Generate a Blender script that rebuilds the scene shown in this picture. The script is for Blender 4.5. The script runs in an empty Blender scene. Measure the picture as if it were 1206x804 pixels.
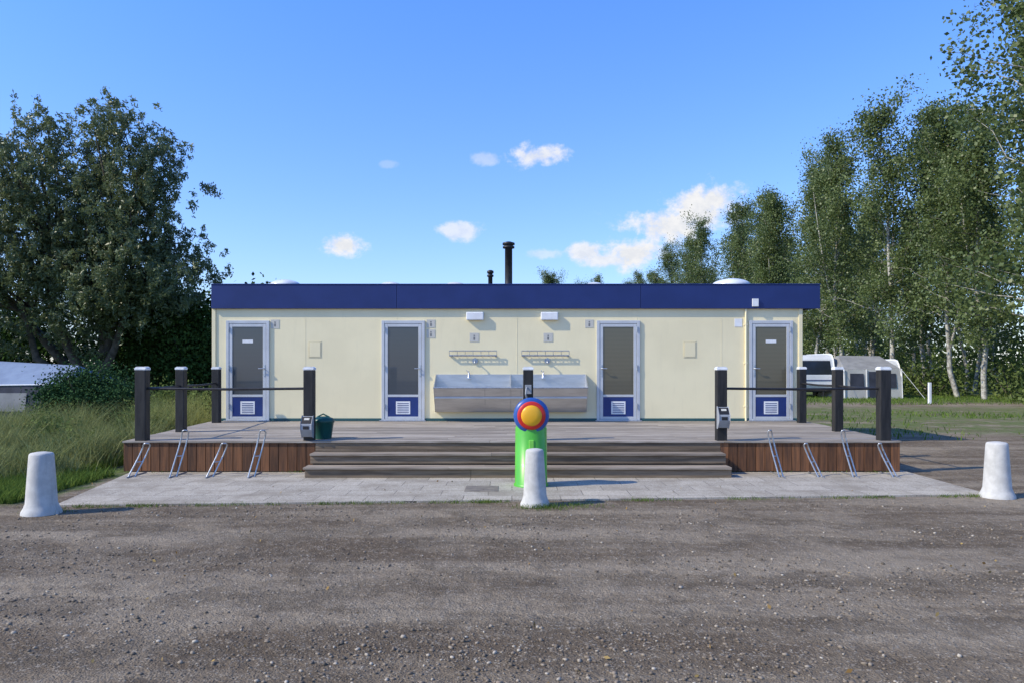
import bpy, math, random
import numpy as np
from mathutils import Vector, Matrix
rng=np.random.default_rng(7); random.seed(7)
sc=bpy.context.scene
sc.view_settings.view_transform='Standard'
try: sc.view_settings.look='None'
except Exception: pass
sc.view_settings.exposure=0
F=900.0; CH=1.63; HY=432.0; CX=603.0
def PX(px,py,y): return ((px-CX)/F*y, y, CH+(HY-py)/F*y)
# ------------------------------------------------------------ node helpers
class NT:
    def __init__(s,nt): s.t=nt
    def n(s,ty,**k):
        nd=s.t.nodes.new(ty)
        for a,b in k.items(): setattr(nd,a,b)
        return nd
    def inp(s,nd,i,v):
        if v is None: return
        if isinstance(v,bpy.types.NodeSocket): s.t.links.new(v,nd.inputs[i])
        else: nd.inputs[i].default_value=v
    def math(s,op,a,b=None,c=None,clamp=False):
        nd=s.n('ShaderNodeMath',operation=op); nd.use_clamp=clamp
        s.inp(nd,0,a); s.inp(nd,1,b); s.inp(nd,2,c); return nd.outputs[0]
    def ss(s,v,a,b,lo=0.0,hi=1.0,smooth=True):
        nd=s.n('ShaderNodeMapRange'); nd.interpolation_type='SMOOTHSTEP' if smooth else 'LINEAR'
        s.inp(nd,0,v); s.inp(nd,1,a); s.inp(nd,2,b); s.inp(nd,3,lo); s.inp(nd,4,hi); return nd.outputs[0]
    def mix(s,f,a,b,mode='MIX'):
        nd=s.n('ShaderNodeMix',data_type='RGBA',blend_type=mode)
        s.inp(nd,0,f)
        for i,v in ((6,a),(7,b)):
            if isinstance(v,(tuple,list)) and len(v)==3: v=(*v,1)
            s.inp(nd,i,v)
        return nd.outputs[2]
    def noise(s,vec,scale,detail=6,rough=.6,dist=0):
        nd=s.n('ShaderNodeTexNoise'); s.inp(nd,'Vector',vec)
        nd.inputs['Scale'].default_value=scale; nd.inputs['Detail'].default_value=detail
        nd.inputs['Roughness'].default_value=rough; nd.inputs['Distortion'].default_value=dist
        return nd.outputs[0]
    def vor(s,vec,scale,feature='F1'):
        nd=s.n('ShaderNodeTexVoronoi',feature=feature); s.inp(nd,'Vector',vec); nd.inputs['Scale'].default_value=scale; return nd
    def mapping(s,vec,scale=(1,1,1),loc=(0,0,0)):
        nd=s.n('ShaderNodeMapping'); s.inp(nd,0,vec); nd.inputs['Scale'].default_value=scale; nd.inputs['Location'].default_value=loc; return nd.outputs[0]
    def bump(s,h,strength,dist,normal=None):
        nd=s.n('ShaderNodeBump'); nd.inputs['Strength'].default_value=strength; nd.inputs['Distance'].default_value=dist
        s.inp(nd,'Height',h)
        if normal is not None: s.inp(nd,'Normal',normal)
        return nd.outputs[0]
def newmat(name):
    m=bpy.data.materials.new(name); m.use_nodes=True
    t=NT(m.node_tree); b=m.node_tree.nodes['Principled BSDF']
    return m,t,b
def mat(name,c1,c2=None,scale=5,rough=.6,metal=0,bump=0,bdist=.01,bscale=None,stretch=(1,1,1),island=0,spec=.4,lo=.35,hi=.65,coat=0,stains=0):
    m,t,b=newmat(name)
    tc=t.n('ShaderNodeTexCoord').outputs['Object']
    v=t.mapping(tc,stretch)
    if c2 is None: c2=tuple(x*.82 for x in c1)
    f=t.ss(t.noise(v,scale,4),lo,hi)
    col=t.mix(f,c1,c2)
    if island:
        g=t.n('ShaderNodeNewGeometry').outputs['Random Per Island']
        k=t.ss(g,0,1,1-island,1+island*.6,False)
        cb=t.n('ShaderNodeCombineColor'); [t.inp(cb,i,k) for i in range(3)]
        col=t.mix(1.0,col,cb.outputs[0],'MULTIPLY')
    if stains:
        f2=t.ss(t.noise(t.mapping(tc,(4,4,.5)),2.2,6,.7),.5,.8,0,stains)
        col=t.mix(f2,col,tuple(x*.45 for x in c1))
    t.inp(b,'Base Color',col)
    b.inputs['Metallic'].default_value=metal; b.inputs['Specular IOR Level'].default_value=spec
    b.inputs['Roughness'].default_value=rough
    if coat: b.inputs['Coat Weight'].default_value=coat
    if bump: t.inp(b,'Normal',t.bump(t.noise(v,bscale or scale*4,5,.7),bump,bdist))
    return m
def leafmat(name,dark,light,trans=.3,gloss=False):
    m,t,b=newmat(name)
    a=t.n('ShaderNodeAttribute'); a.attribute_name='rnd'
    col=t.mix(a.outputs['Fac'],dark,light); out=t.t.nodes['Material Output']
    if gloss:
        t.inp(b,'Base Color',col); b.inputs['Roughness'].default_value=.45; b.inputs['Specular IOR Level'].default_value=.4; surf=b.outputs[0]
    else:
        t.t.nodes.remove(b); d=t.n('ShaderNodeBsdfDiffuse'); t.inp(d,0,col); surf=d.outputs[0]
    if trans>0:
        tr=t.n('ShaderNodeBsdfTranslucent'); t.inp(tr,0,t.mix(.5,col,tuple(min(1,x*1.6) for x in light)))
        ms=t.n('ShaderNodeMixShader'); ms.inputs[0].default_value=trans
        t.t.links.new(surf,ms.inputs[1]); t.t.links.new(tr.outputs[0],ms.inputs[2]); surf=ms.outputs[0]
    t.t.links.new(surf,out.inputs[0])
    return m
# ------------------------------------------------------------ object helpers
def link(o): sc.collection.objects.link(o); return o
def empty(name,loc):
    e=bpy.data.objects.new(name,None); e.location=loc; e.empty_display_size=.3; link(e); return e
def parent(o,e):
    o.parent=e; o.matrix_parent_inverse=Matrix.Translation(-Vector(e.location))
class MB:
    def __init__(s): s.v=[];s.f=[];s.m=[];s.sm=[]
    def add(s,vs,fs,mi=0,sm=False):
        o=len(s.v); s.v+= [tuple(x) for x in vs]
        for f in fs: s.f.append([i+o for i in f]); s.m.append(mi); s.sm.append(sm)
    def box(s,x0,x1,y0,y1,z0,z1,mi=0):
        vs=[(x0,y0,z0),(x1,y0,z0),(x1,y1,z0),(x0,y1,z0),(x0,y0,z1),(x1,y0,z1),(x1,y1,z1),(x0,y1,z1)]
        s.add(vs,[(0,3,2,1),(4,5,6,7),(0,1,5,4),(1,2,6,5),(2,3,7,6),(3,0,4,7)],mi)
    def prism(s,prof,x0,x1,mi=0,axis='x',sm=False):
        n=len(prof)
        if axis=='x': vs=[(x0,a,b) for a,b in prof]+[(x1,a,b) for a,b in prof]
        else: vs=[(a,x0,b) for a,b in prof]+[(a,x1,b) for a,b in prof]
        s.add(vs,[tuple(range(n)),tuple(range(2*n-1,n-1,-1))],mi)
        o=len(s.v)-2*n
        for i in range(n):
            j=(i+1)%n; s.f.append([o+i,o+j,o+n+j,o+n+i]); s.m.append(mi); s.sm.append(sm)
    def lathe(s,prof,cx,cy,mi=0,n=32,axis='z',cz=0):
        vs=[];k=len(prof)
        for i in range(n):
            a=2*math.pi*i/n
            for r,h in prof:
                if axis=='z': vs.append((cx+r*math.cos(a),cy+r*math.sin(a),h))
                else: vs.append((cx+r*math.cos(a),cy+h,cz+r*math.sin(a)))
        fs=[]
        for i in range(n):
            j=(i+1)%n
            for q in range(k-1): fs.append((i*k+q,j*k+q,j*k+q+1,i*k+q+1))
        s.add(vs,fs,mi,True)
        s.add([vs[i*k+k-1] for i in range(n)],[tuple(range(n))],mi)
        s.add([vs[i*k] for i in range(n)],[tuple(range(n))[::-1]],mi)
    def tube(s,pts,r,mi=0,n=8):
        pts=[Vector(p) for p in pts]; up=Vector((.13,.2,1)).normalized(); vs=[]
        rr=r if isinstance(r,(list,tuple)) else [r]*len(pts)
        prev=None
        for i,p in enumerate(pts):
            d=(pts[min(i+1,len(pts)-1)]-pts[max(i-1,0)]).normalized()
            if prev is None:
                a=d.cross(up)
                if a.length<.1: a=d.cross(Vector((1,0,0)))
            else: a=prev-d*prev.dot(d)
            a.normalize(); prev=a; b=d.cross(a)
            for k in range(n):
                t=2*math.pi*k/n; vs.append(p+a*math.cos(t)*rr[i]+b*math.sin(t)*rr[i])
        fs=[]
        for i in range(len(pts)-1):
            for k in range(n):
                j=(k+1)%n; fs.append((i*n+k,i*n+j,(i+1)*n+j,(i+1)*n+k))
        s.add(vs,fs,mi,True)
        s.add(vs[:n],[tuple(range(n))[::-1]],mi); s.add(vs[-n:],[tuple(range(n))],mi)
    def build(s,name,mats,par=None,bevel=0,origin=None,seg=2):
        me=bpy.data.meshes.new(name)
        vs=s.v
        if origin is not None: vs=[(a-origin[0],b-origin[1],c-origin[2]) for a,b,c in vs]
        me.from_pydata(vs,[],s.f)
        for m in mats: me.materials.append(m)
        me.polygons.foreach_set('material_index',s.m); me.polygons.foreach_set('use_smooth',s.sm); me.update()
        o=bpy.data.objects.new(name,me); link(o)
        if origin is not None: o.location=origin
        if bevel:
            b=o.modifiers.new('bevel','BEVEL'); b.width=bevel; b.segments=seg; b.limit_method='ANGLE'; b.angle_limit=math.radians(40)
        if par is not None: parent(o,par)
        return o
def B(name,m,par,x0,x1,y0,y1,z0,z1,bevel=.004):
    b=MB(); b.box(x0,x1,y0,y1,z0,z1); return b.build(name,[m],par,bevel)
class QM:
    def __init__(s): s.V=[];s.Q=[];s.M=[];s.R=[];s.n=0
    def add(s,V,Q,mi,R=None):
        s.V.append(V); s.Q.append(Q+s.n); s.n+=len(V); s.M.append(np.full(len(Q),mi,dtype=np.int32))
        s.R.append(np.full(len(Q),.5) if R is None else R)
    def tube(s,P,r,mi=0,n=5):
        P=np.array(P,float); k=len(P); D=np.gradient(P,axis=0); D/=np.linalg.norm(D,axis=1)[:,None]+1e-9
        ref=np.array([.9,.31,.1]); A=np.cross(D,ref); A/=np.linalg.norm(A,axis=1)[:,None]+1e-9; Bv=np.cross(D,A)
        t=np.linspace(0,2*np.pi,n,endpoint=False); r=np.array(r,float)[:,None,None]*np.ones((k,1,1))
        V=P[:,None,:]+r*(A[:,None,:]*np.cos(t)[None,:,None]+Bv[:,None,:]*np.sin(t)[None,:,None])
        i=np.arange(k-1)[:,None]*n; j=np.arange(n)[None,:]; j2=(j+1)%n
        Q=np.stack([i+j,i+j2,i+n+j2,i+n+j],-1).reshape(-1,4)
        s.add(V.reshape(-1,3),Q,mi)
    def leaves(s,C,L,W,mi=1,droop=0,R=None):
        N=len(C); u=rng.normal(size=(N,3)); u[:,2]-=droop; u/=np.linalg.norm(u,axis=1)[:,None]
        w=rng.normal(size=(N,3)); w-=u*(w*u).sum(1)[:,None]; w/=np.linalg.norm(w,axis=1)[:,None]
        k=rng.uniform(.65,1.3,N)[:,None]; u=u*L*k*.5; w=w*W*k*.5
        V=np.stack([C-u,C+w-u*.1,C+u,C-w-u*.1],1).reshape(-1,3)
        Q=np.arange(4*N).reshape(-1,4)
        s.add(V,Q,mi,rng.uniform(0,1,N) if R is None else R)
    def blades(s,C,H,W,lean,mi=0,R=None):
        N=len(C); a=rng.uniform(0,2*np.pi,N); d=np.stack([np.cos(a),np.sin(a),np.zeros(N)],1)
        b=rng.uniform(0,2*np.pi,N); p=np.stack([np.cos(b),np.sin(b),np.zeros(N)],1)
        le=(rng.uniform(.2,1,N)*lean*H)[:,None]; up=np.array([0,0,1.]); Hn=H[:,None]; Wn=np.asarray(W).reshape(-1,1)*np.ones((N,1))
        m=C+up*Hn*.55+d*le*.35; t=C+up*Hn*.95+d*le
        V=np.stack([C-p*Wn/2,C+p*Wn/2,m+p*Wn*.4,m-p*Wn*.4,t+p*Wn*.06,t-p*Wn*.06],1).reshape(-1,3)
        i=np.arange(N)[:,None]*6
        Q=np.concatenate([i+np.array([[0,1,2,3]]),i+np.array([[3,2,4,5]])],0)
        r=rng.uniform(0,1,N) if R is None else R
        s.add(V,Q,mi,np.concatenate([r,r]))
    def mesh(s,name,mats):
        V=np.concatenate(s.V).astype(np.float32); Q=np.concatenate(s.Q).astype(np.int32); M_=np.concatenate(s.M); R=np.concatenate(s.R).astype(np.float32)
        me=bpy.data.meshes.new(name); me.vertices.add(len(V)); me.vertices.foreach_set('co',V.ravel())
        me.loops.add(Q.size); me.loops.foreach_set('vertex_index',Q.ravel())
        me.polygons.add(len(Q)); me.polygons.foreach_set('loop_start',np.arange(0,Q.size,4,dtype=np.int32))
        try: me.polygons.foreach_set('loop_total',np.full(len(Q),4,dtype=np.int32))
        except Exception: pass
        for m in mats: me.materials.append(m)
        me.polygons.foreach_set('material_index',M_.astype(np.int32))
        a=me.attributes.new('rnd','FLOAT','FACE'); a.data.foreach_set('value',np.clip(R,0,1))
        me.update(calc_edges=True); return me
    def obj(s,name,mats,loc=(0,0,0)):
        o=bpy.data.objects.new(name,s.mesh(name,mats)); o.location=loc; return link(o)
# ------------------------------------------------------------ camera
cam=bpy.data.cameras.new('camera'); co=bpy.data.objects.new('camera',cam); link(co)
co.location=(0,0,CH); co.rotation_euler=(math.radians(90),0,0)
cam.sensor_width=36; cam.lens=36*F/1206; cam.shift_y=(HY-402)/1206; cam.clip_end=3000; cam.clip_start=.05
sc.camera=co
# ------------------------------------------------------------ light
EL=math.radians(39); FR=math.radians(18)
sd=Vector((-math.cos(EL)*math.cos(FR),-math.cos(EL)*math.sin(FR),math.sin(EL)))
sl=bpy.data.lights.new('sun','SUN'); sl.energy=5.0; sl.angle=math.radians(.53); sl.color=(1,.905,.72)
so=bpy.data.objects.new('sun',sl); link(so); so.rotation_euler=sd.to_track_quat('Z','Y').to_euler(); so.location=(-20,-5,20)
w=bpy.data.worlds.new('World'); sc.world=w; w.use_nodes=True
t=NT(w.node_tree); bg=w.node_tree.nodes['Background']
sky=t.n('ShaderNodeTexSky',sky_type='NISHITA'); sky.sun_disc=False; sky.sun_elevation=EL
sky.sun_rotation=math.atan2(sd.x,sd.y)%(2*math.pi); sky.air_density=1.0; sky.dust_density=.4; sky.ozone_density=1.6; sky.altitude=0
g=t.n('ShaderNodeTexCoord').outputs['Generated']; sp=t.n('ShaderNodeSeparateXYZ'); t.inp(sp,0,g)
yy=t.math('MAXIMUM',sp.outputs[1],.02); U=t.math('DIVIDE',sp.outputs[0],yy); Vv=t.math('DIVIDE',sp.outputs[2],yy)
cb=t.n('ShaderNodeCombineXYZ'); t.inp(cb,0,U); t.inp(cb,1,Vv)
n1=t.noise(cb.outputs[0],15,7,.62,.3); n2=t.noise(t.mapping(cb.outputs[0],(1,1.3,1),(3,5,0)),40,4,.65)
tot=None
nz=t.math('ADD',t.math('MULTIPLY',t.math('SUBTRACT',n1,.5),2.3),t.math('MULTIPLY',t.math('SUBTRACT',n2,.5),1.4))
for (px,py,rx,ry,st) in [(796,264,70,25,1.0),(846,234,34,26,1.0),(822,250,54,32,1.0),(742,298,46,23,1.0),(690,298,28,13,.9),(715,306,44,12,.9),(404,290,30,16,1.0),(544,272,27,13,.75),(632,183,42,16,.9),(574,187,20,9,.4),(637,300,30,8,.45),(457,194,13,6,.2)]:
    a=t.math('DIVIDE',t.math('SUBTRACT',U,(px-CX)/F),rx/F); b=t.math('DIVIDE',t.math('SUBTRACT',Vv,(HY-py)/F),ry/F)
    d=t.math('SQRT',t.math('ADD',t.math('MULTIPLY',a,a),t.math('MULTIPLY',b,b)))
    e=t.math('ADD',t.math('SUBTRACT',1.12,d),nz)
    mk=t.math('MULTIPLY',t.ss(e,.08,.8,0,st),t.ss(d,1.7,.9))
    tot=mk if tot is None else t.math('MAXIMUM',tot,mk)
tot=t.math('MULTIPLY',tot,t.math('GREATER_THAN',sp.outputs[1],.05))
tint=t.mix(t.ss(sp.outputs[2],.0,.42,0,1,False),(1.02,1.10,1.42),(.80,1.28,2.14))
skc=t.mix(1.0,sky.outputs[0],tint,'MULTIPLY')
cc_=t.mix(t.ss(n2,.35,.65),(5.5,5.65,6.0),(6.4,6.4,6.5))
col=t.mix(tot,skc,cc_)
t.inp(bg,0,col); bg.inputs[1].default_value=.145
# ------------------------------------------------------------ materials
m_cream=mat('cream_wall',(.85,.75,.475),(.795,.70,.44),.9,.45,bump=.03,bscale=40,stains=.10)
m_blue=mat('blue_fascia',(.010,.024,.115),(.013,.029,.135),1.5,.38,bump=.03,bscale=20)
m_bluep=mat('blue_panel',(.018,.04,.17),None,3,.4)
m_alu=mat('grey_aluminium',(.56,.575,.58),(.5,.515,.52),3,.42,metal=.15,bump=.02)
m_steel=mat('stainless_steel',(.66,.67,.68),(.56,.57,.58),2,.36,metal=.85,stretch=(1,1,6),bump=.02,bscale=60)
m_galv=mat('galvanised_steel',(.5,.52,.54),(.36,.38,.4),25,.38,metal=.75,bump=.1)
m_white=mat('white_plastic',(.78,.79,.78),(.7,.7,.69),6,.4)
m_dark=mat('dark_rubber',(.015,.015,.017),None,6,.6)
m_postm=mat('black_timber',(.026,.025,.024),(.011,.011,.011),6,.6,bump=.3,bscale=30,stretch=(3,3,.4),island=.2)
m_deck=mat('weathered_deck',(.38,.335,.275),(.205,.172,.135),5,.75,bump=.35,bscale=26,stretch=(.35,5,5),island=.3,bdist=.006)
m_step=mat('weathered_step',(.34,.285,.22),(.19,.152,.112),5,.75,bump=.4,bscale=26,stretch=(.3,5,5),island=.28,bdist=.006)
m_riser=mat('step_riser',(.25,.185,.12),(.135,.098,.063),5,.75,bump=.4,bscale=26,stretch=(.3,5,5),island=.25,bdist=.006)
m_skirt=mat('red_brown_timber',(.20,.085,.034),(.095,.044,.021),5,.75,bump=.4,bscale=22,stretch=(5,5,.35),island=.4,bdist=.006,stains=.35)
m_conc=mat('painted_concrete',(.54,.53,.49),(.45,.44,.405),9,.85,bump=.35,bscale=70,bdist=.006,stains=.45)
m_green=mat('green_paint',(.085,.42,.03),(.075,.37,.027),4,.35,coat=.2,stains=.06)
m_lgreen=mat('light_green_paint',(.2,.6,.08),None,4,.4)
m_red=mat('red_paint',(.62,.03,.02),None,4,.35)
m_yel=mat('yellow_paint',(.8,.42,.02),(.75,.36,.02),4,.35)
m_pblue=mat('ring_blue_paint',(.03,.10,.36),None,4,.35)
m_bin=mat('teal_green_plastic',(.01,.085,.07),None,5,.4)
m_teal=mat('teal_trim',(.03,.10,.10),None,3,.5)
m_roof=mat('roof_felt',(.1,.1,.1),None,3,.8)
m_pipe=mat('black_flue',(.02,.02,.022),(.035,.033,.032),8,.45,metal=.3)
m_dome=mat('opal_dome',(.72,.75,.77),None,4,.25)
m_cap=mat('pale_cap',(.74,.75,.74),None,8,.5)
m_glassdk=mat('dark_glass',(.02,.025,.03),None,3,.08,spec=.6)
m_term=mat('terminal_grey',(.32,.34,.36),None,5,.45)
def blindmat(name,c1,c2):
    m,t,b=newmat(name); tc=t.n('ShaderNodeTexCoord').outputs['Object']; s_=t.n('ShaderNodeSeparateXYZ'); t.inp(s_,0,tc)
    f=t.math('FRACT',t.math('MULTIPLY',s_.outputs[2],36)); f=t.ss(f,.25,.6)
    t.inp(b,'Base Color',t.mix(f,c1,c2)); b.inputs['Roughness'].default_value=.35
    b.inputs['Coat Weight'].default_value=.8; b.inputs['Coat Roughness'].default_value=.03; return m
m_blA=blindmat('grey_door_glazing',(.045,.052,.058),(.055,.063,.068))
m_blB=blindmat('brown_blind_glazing',(.08,.073,.045),(.12,.108,.07))
m_bark=mat('pale_bark',(.50,.48,.42),(.2,.185,.155),5,.85,bump=.5,bscale=20)
m_barkd=mat('dark_bark',(.10,.085,.065),(.05,.042,.033),5,.9,bump=.6,bscale=14)
m_lpop=leafmat('poplar_leaf',(.042,.07,.017),(.165,.21,.07),.28,True)
m_lwil=leafmat('willow_leaf',(.04,.064,.024),(.16,.20,.09),.25,True)
m_lbush=leafmat('bush_leaf',(.02,.042,.012),(.065,.11,.03),.0)
m_lund=leafmat('undergrowth_leaf',(.05,.078,.02),(.17,.215,.07),.2)
m_lbroom=leafmat('broom_leaf',(.02,.052,.02),(.07,.13,.052),.0)
m_grass=leafmat('grass_blade',(.05,.095,.015),(.16,.225,.05),.2)
m_dune=leafmat('dune_grass_blade',(.06,.105,.025),(.30,.31,.13),.2)
# ------------------------------------------------------------ ground
def groundmat():
    m,t,b=newmat('gravel_and_grass_ground'); tc=t.n('ShaderNodeTexCoord').outputs['Object']
    s_=t.n('ShaderNodeSeparateXYZ'); t.inp(s_,0,tc); X,Y=s_.outputs[0],s_.outputs[1]
    nb=t.noise(tc,.5,4,.6); nm=t.noise(tc,2.2,5,.65); nf=t.noise(tc,10,6,.75); ng=t.noise(tc,90,4,.8)
    nst=t.noise(t.mapping(tc,(.13,1.0,1)),1.25,5,.6)
    v1=t.vor(tc,75); v2=t.vor(tc,30)
    base=t.mix(t.ss(nst,.36,.64),(.135,.101,.066),(.29,.238,.17))
    wob=t.math('MULTIPLY',t.math('SUBTRACT',t.noise(t.mapping(tc,(.3,.05,1)),1.0,3),.5),3.2)
    yw=t.math('ADD',Y,t.math('ADD',wob,t.math('MULTIPLY',t.math('SUBTRACT',nm,.5),.7)))
    tr=None
    for c,wd in ((4.6,.22),(5.6,.28),(6.9,.25),(7.8,.3)):
        q=t.ss(t.math('ABSOLUTE',t.math('SUBTRACT',yw,c)),wd,wd*.35)
        tr=q if tr is None else t.math('MAXIMUM',tr,q)
    trk=t.math('MULTIPLY',tr,t.ss(nb,.38,.62,.1,.9))
    base=t.mix(trk,base,(.10,.076,.05))
    base=t.mix(t.ss(nm,.48,.68,0,.65),base,(.11,.083,.054))
    base=t.mix(t.ss(nb,.48,.66,0,.65),base,(.32,.264,.19))
    base=t.mix(t.ss(nf,.5,.76,0,.5),base,(.37,.315,.235))
    base=t.mix(t.ss(nf,.46,.3,0,.5),base,(.085,.067,.046))
    base=t.mix(t.ss(ng,.5,.75,0,.35),base,(.09,.072,.05))
    hs=t.n('ShaderNodeSeparateColor'); t.inp(hs,0,v1.outputs['Color'])
    st=t.ss(nf,.4,.6,.05,.6)
    base=t.mix(t.math('MULTIPLY',t.ss(hs.outputs[0],.8,.93),st),base,(.46,.41,.33))
    gr=t.mix(t.ss(nf,.35,.65),(.075,.12,.028),(.15,.19,.06)); gr=t.mix(t.ss(nm,.46,.68,0,.75),gr,(.2,.165,.095))
    j=t.math('MULTIPLY',t.math('SUBTRACT',nm,.5),1.6); j2=t.math('MULTIPLY',t.math('SUBTRACT',nb,.5),6)
    L=t.math('MULTIPLY',t.ss(t.math('ADD',X,j),-5.6,-6.0),t.ss(t.math('ADD',Y,j),8.9,9.3))
    Rr=t.math('MULTIPLY',t.ss(t.math('ADD',Y,j2),17.5,21),t.ss(t.math('ADD',Y,j2),33.5,29.5,0,1))
    Rr=t.math('MULTIPLY',Rr,t.ss(t.math('ADD',nm,t.math('MULTIPLY',nb,.6)),.66,.84,.1,1))
    Rr=t.math('MAXIMUM',Rr,t.ss(t.math('ADD',Y,j2),34.5,36.5))
    Rr=t.math('MULTIPLY',Rr,t.math('GREATER_THAN',X,-5))
    L2=t.math('MULTIPLY',t.math('GREATER_THAN',Y,17.0),t.math('LESS_THAN',X,4))
    k=t.math('MAXIMUM',t.math('MAXIMUM',L,Rr),L2)
    t.inp(b,'Base Color',t.mix(k,base,gr)); b.inputs['Roughness'].default_value=.9; b.inputs['Specular IOR Level'].default_value=.15
    h=t.math('ADD',t.math('MULTIPLY',nf,1.0),t.math('MULTIPLY',t.ss(v1.outputs['Distance'],0,.8,1,0),.16))
    h=t.math('ADD',h,t.math('MULTIPLY',t.ss(v2.outputs['Distance'],0,.6,1,0),.14))
    h=t.math('ADD',h,t.math('MULTIPLY',ng,.2)); h=t.math('ADD',h,t.math('MULTIPLY',nm,2.0)); h=t.math('ADD',h,t.math('MULTIPLY',nst,2.0)); h=t.math('SUBTRACT',h,t.math('MULTIPLY',trk,.5))
    t.inp(b,'Normal',t.bump(h,.9,.05)); return m
g_=MB(); R_=900; g_.add([(-R_,-60,0),(R_,-60,0),(R_,1600,0),(-R_,1600,0)],[(0,1,2,3)]); g_.build('ground',[groundmat()])
def stones(name,N,ymin,ymax,smin,smax,m,zbase=0,xspan=.74):
    ph=(1+5**.5)/2
    iv=np.array([(-1,ph,0),(1,ph,0),(-1,-ph,0),(1,-ph,0),(0,-1,ph),(0,1,ph),(0,-1,-ph),(0,1,-ph),(ph,0,-1),(ph,0,1),(-ph,0,-1),(-ph,0,1)],float)/1.9
    it=np.array([(0,11,5),(0,5,1),(0,1,7),(0,7,10),(0,10,11),(1,5,9),(5,11,4),(11,10,2),(10,7,6),(7,1,8),(3,9,4),(3,4,2),(3,2,6),(3,6,8),(3,8,9),(4,9,5),(2,4,11),(6,2,10),(8,6,7),(9,8,1)])
    u=rng.uniform(0,1,N); y=ymin*(ymax/ymin)**u; x=rng.uniform(-xspan,xspan,N)*y
    keep=(np.sin(x*1.1+1.7*np.sin(y*1.9))*1.2+np.sin(y*3.3+x*.5)*1.2+rng.normal(0,.8,N))>.1
    x=x[keep];y=y[keep];N=len(x)
    s_=smin*(smax/smin)**(rng.uniform(0,1,N)**3.0)
    a=rng.uniform(0,2*np.pi,N); ca,sa=np.cos(a),np.sin(a)
    sx=rng.uniform(.7,1.4,(N,1)); sy=rng.uniform(.7,1.1,(N,1)); sz=rng.uniform(.4,.8,(N,1))
    P=iv[None]*rng.uniform(.78,1.2,(N,12,1)); X=P[:,:,0]*sx; Y=P[:,:,1]*sy; Z=P[:,:,2]*sz
    V=np.stack([ (X*ca[:,None]-Y*sa[:,None])*s_[:,None]/2+x[:,None],(X*sa[:,None]+Y*ca[:,None])*s_[:,None]/2+y[:,None], Z*s_[:,None]/2+zbase+(s_*sz[:,0]*.22)[:,None]],-1).reshape(-1,3).astype(np.float32)
    T=(it[None]+np.arange(N)[:,None,None]*12).reshape(-1,3).astype(np.int32)
    me=bpy.data.meshes.new(name); me.vertices.add(len(V)); me.vertices.foreach_set('co',V.ravel()); me.loops.add(T.size); me.loops.foreach_set('vertex_index',T.ravel())
    me.polygons.add(len(T)); me.polygons.foreach_set('loop_start',np.arange(0,T.size,3,dtype=np.int32))
    me.materials.append(m); at=me.attributes.new('rnd','FLOAT','FACE'); at.data.foreach_set('value',np.repeat(rng.uniform(0,1,N),20).astype(np.float32)); me.update(calc_edges=True)
    return link(bpy.data.objects.new(name,me))
def stonemat():
    m,t,b=newmat('loose_stone'); a=t.n('ShaderNodeAttribute'); a.attribute_name='rnd'
    cr=t.n('ShaderNodeValToRGB'); t.inp(cr,0,a.outputs['Fac']); e=cr.color_ramp.elements
    e[0].color=(.095,.077,.054,1); e[1].color=(.44,.39,.31,1); e[1].position=1
    x=e.new(.5); x.color=(.175,.137,.096,1); x=e.new(.85); x.color=(.27,.22,.16,1)
    t.inp(b,'Base Color',cr.outputs[0]); b.inputs['Roughness'].default_value=.85; return m
m_stone=stonemat()
stones('gravel',42000,3.2,9.2,.004,.034,m_stone)
# ------------------------------------------------------------ paving
def pavemat():
    m,t,b=newmat('paving_slabs'); tc=t.n('ShaderNodeTexCoord').outputs['Object']
    br=t.n('ShaderNodeTexBrick'); t.inp(br,'Vector',tc); br.offset=.5
    for k,v in (('Scale',1.0),('Mortar Size',.006),('Mortar Smooth',.3),('Bias',0.0),('Brick Width',.6),('Row Height',.4)): br.inputs[k].default_value=v
    br.inputs['Color1'].default_value=(.43,.385,.305,1); br.inputs['Color2'].default_value=(.31,.275,.215,1); br.inputs['Mortar'].default_value=(.08,.067,.048,1)
    v=t.vor(tc,90); h=t.n('ShaderNodeSeparateColor'); t.inp(h,0,v.outputs['Color'])
    c=t.mix(t.ss(h.outputs[0],.55,.9,0,.6),br.outputs[0],(.55,.51,.43)); c=t.mix(t.ss(h.outputs[1],.65,.9,0,.6),c,(.19,.165,.13))
    c=t.mix(t.ss(t.noise(tc,1.6,6,.7),.42,.7,0,.75),c,(.21,.178,.13))
    t.inp(b,'Base Color',c); b.inputs['Roughness'].default_value=.85
    hh=t.math('SUBTRACT',t.math('MULTIPLY',v.outputs['Distance'],.15),br.outputs['Fac'])
    t.inp(b,'Normal',t.bump(hh,.5,.01)); return m
pv=MB(); yF=lambda x: 8.92+(x+5.34)*.068
pts=[(-5.34,yF(-5.34)),(-1,yF(-1)),(2,yF(2)),(6.05,yF(6.05)),(6.1,12.4),(-5.98,12.4)]
pv.add([(x,y,.0) for x,y in pts]+[(x,y,.022) for x,y in pts],[(6,7,8,9,10,11)]+[(i,(i+1)%6,(i+1)%6+6,i+6) for i in range(6)])
pv.build('paving',[pavemat()])
m_hatch=mat('drain_plate',(.22,.19,.15),(.15,.13,.11),12,.8,bump=.4)
B('drain_cover',m_hatch,None,-.62,-.18,9.9,10.35,.0221,.027,.002)
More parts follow.
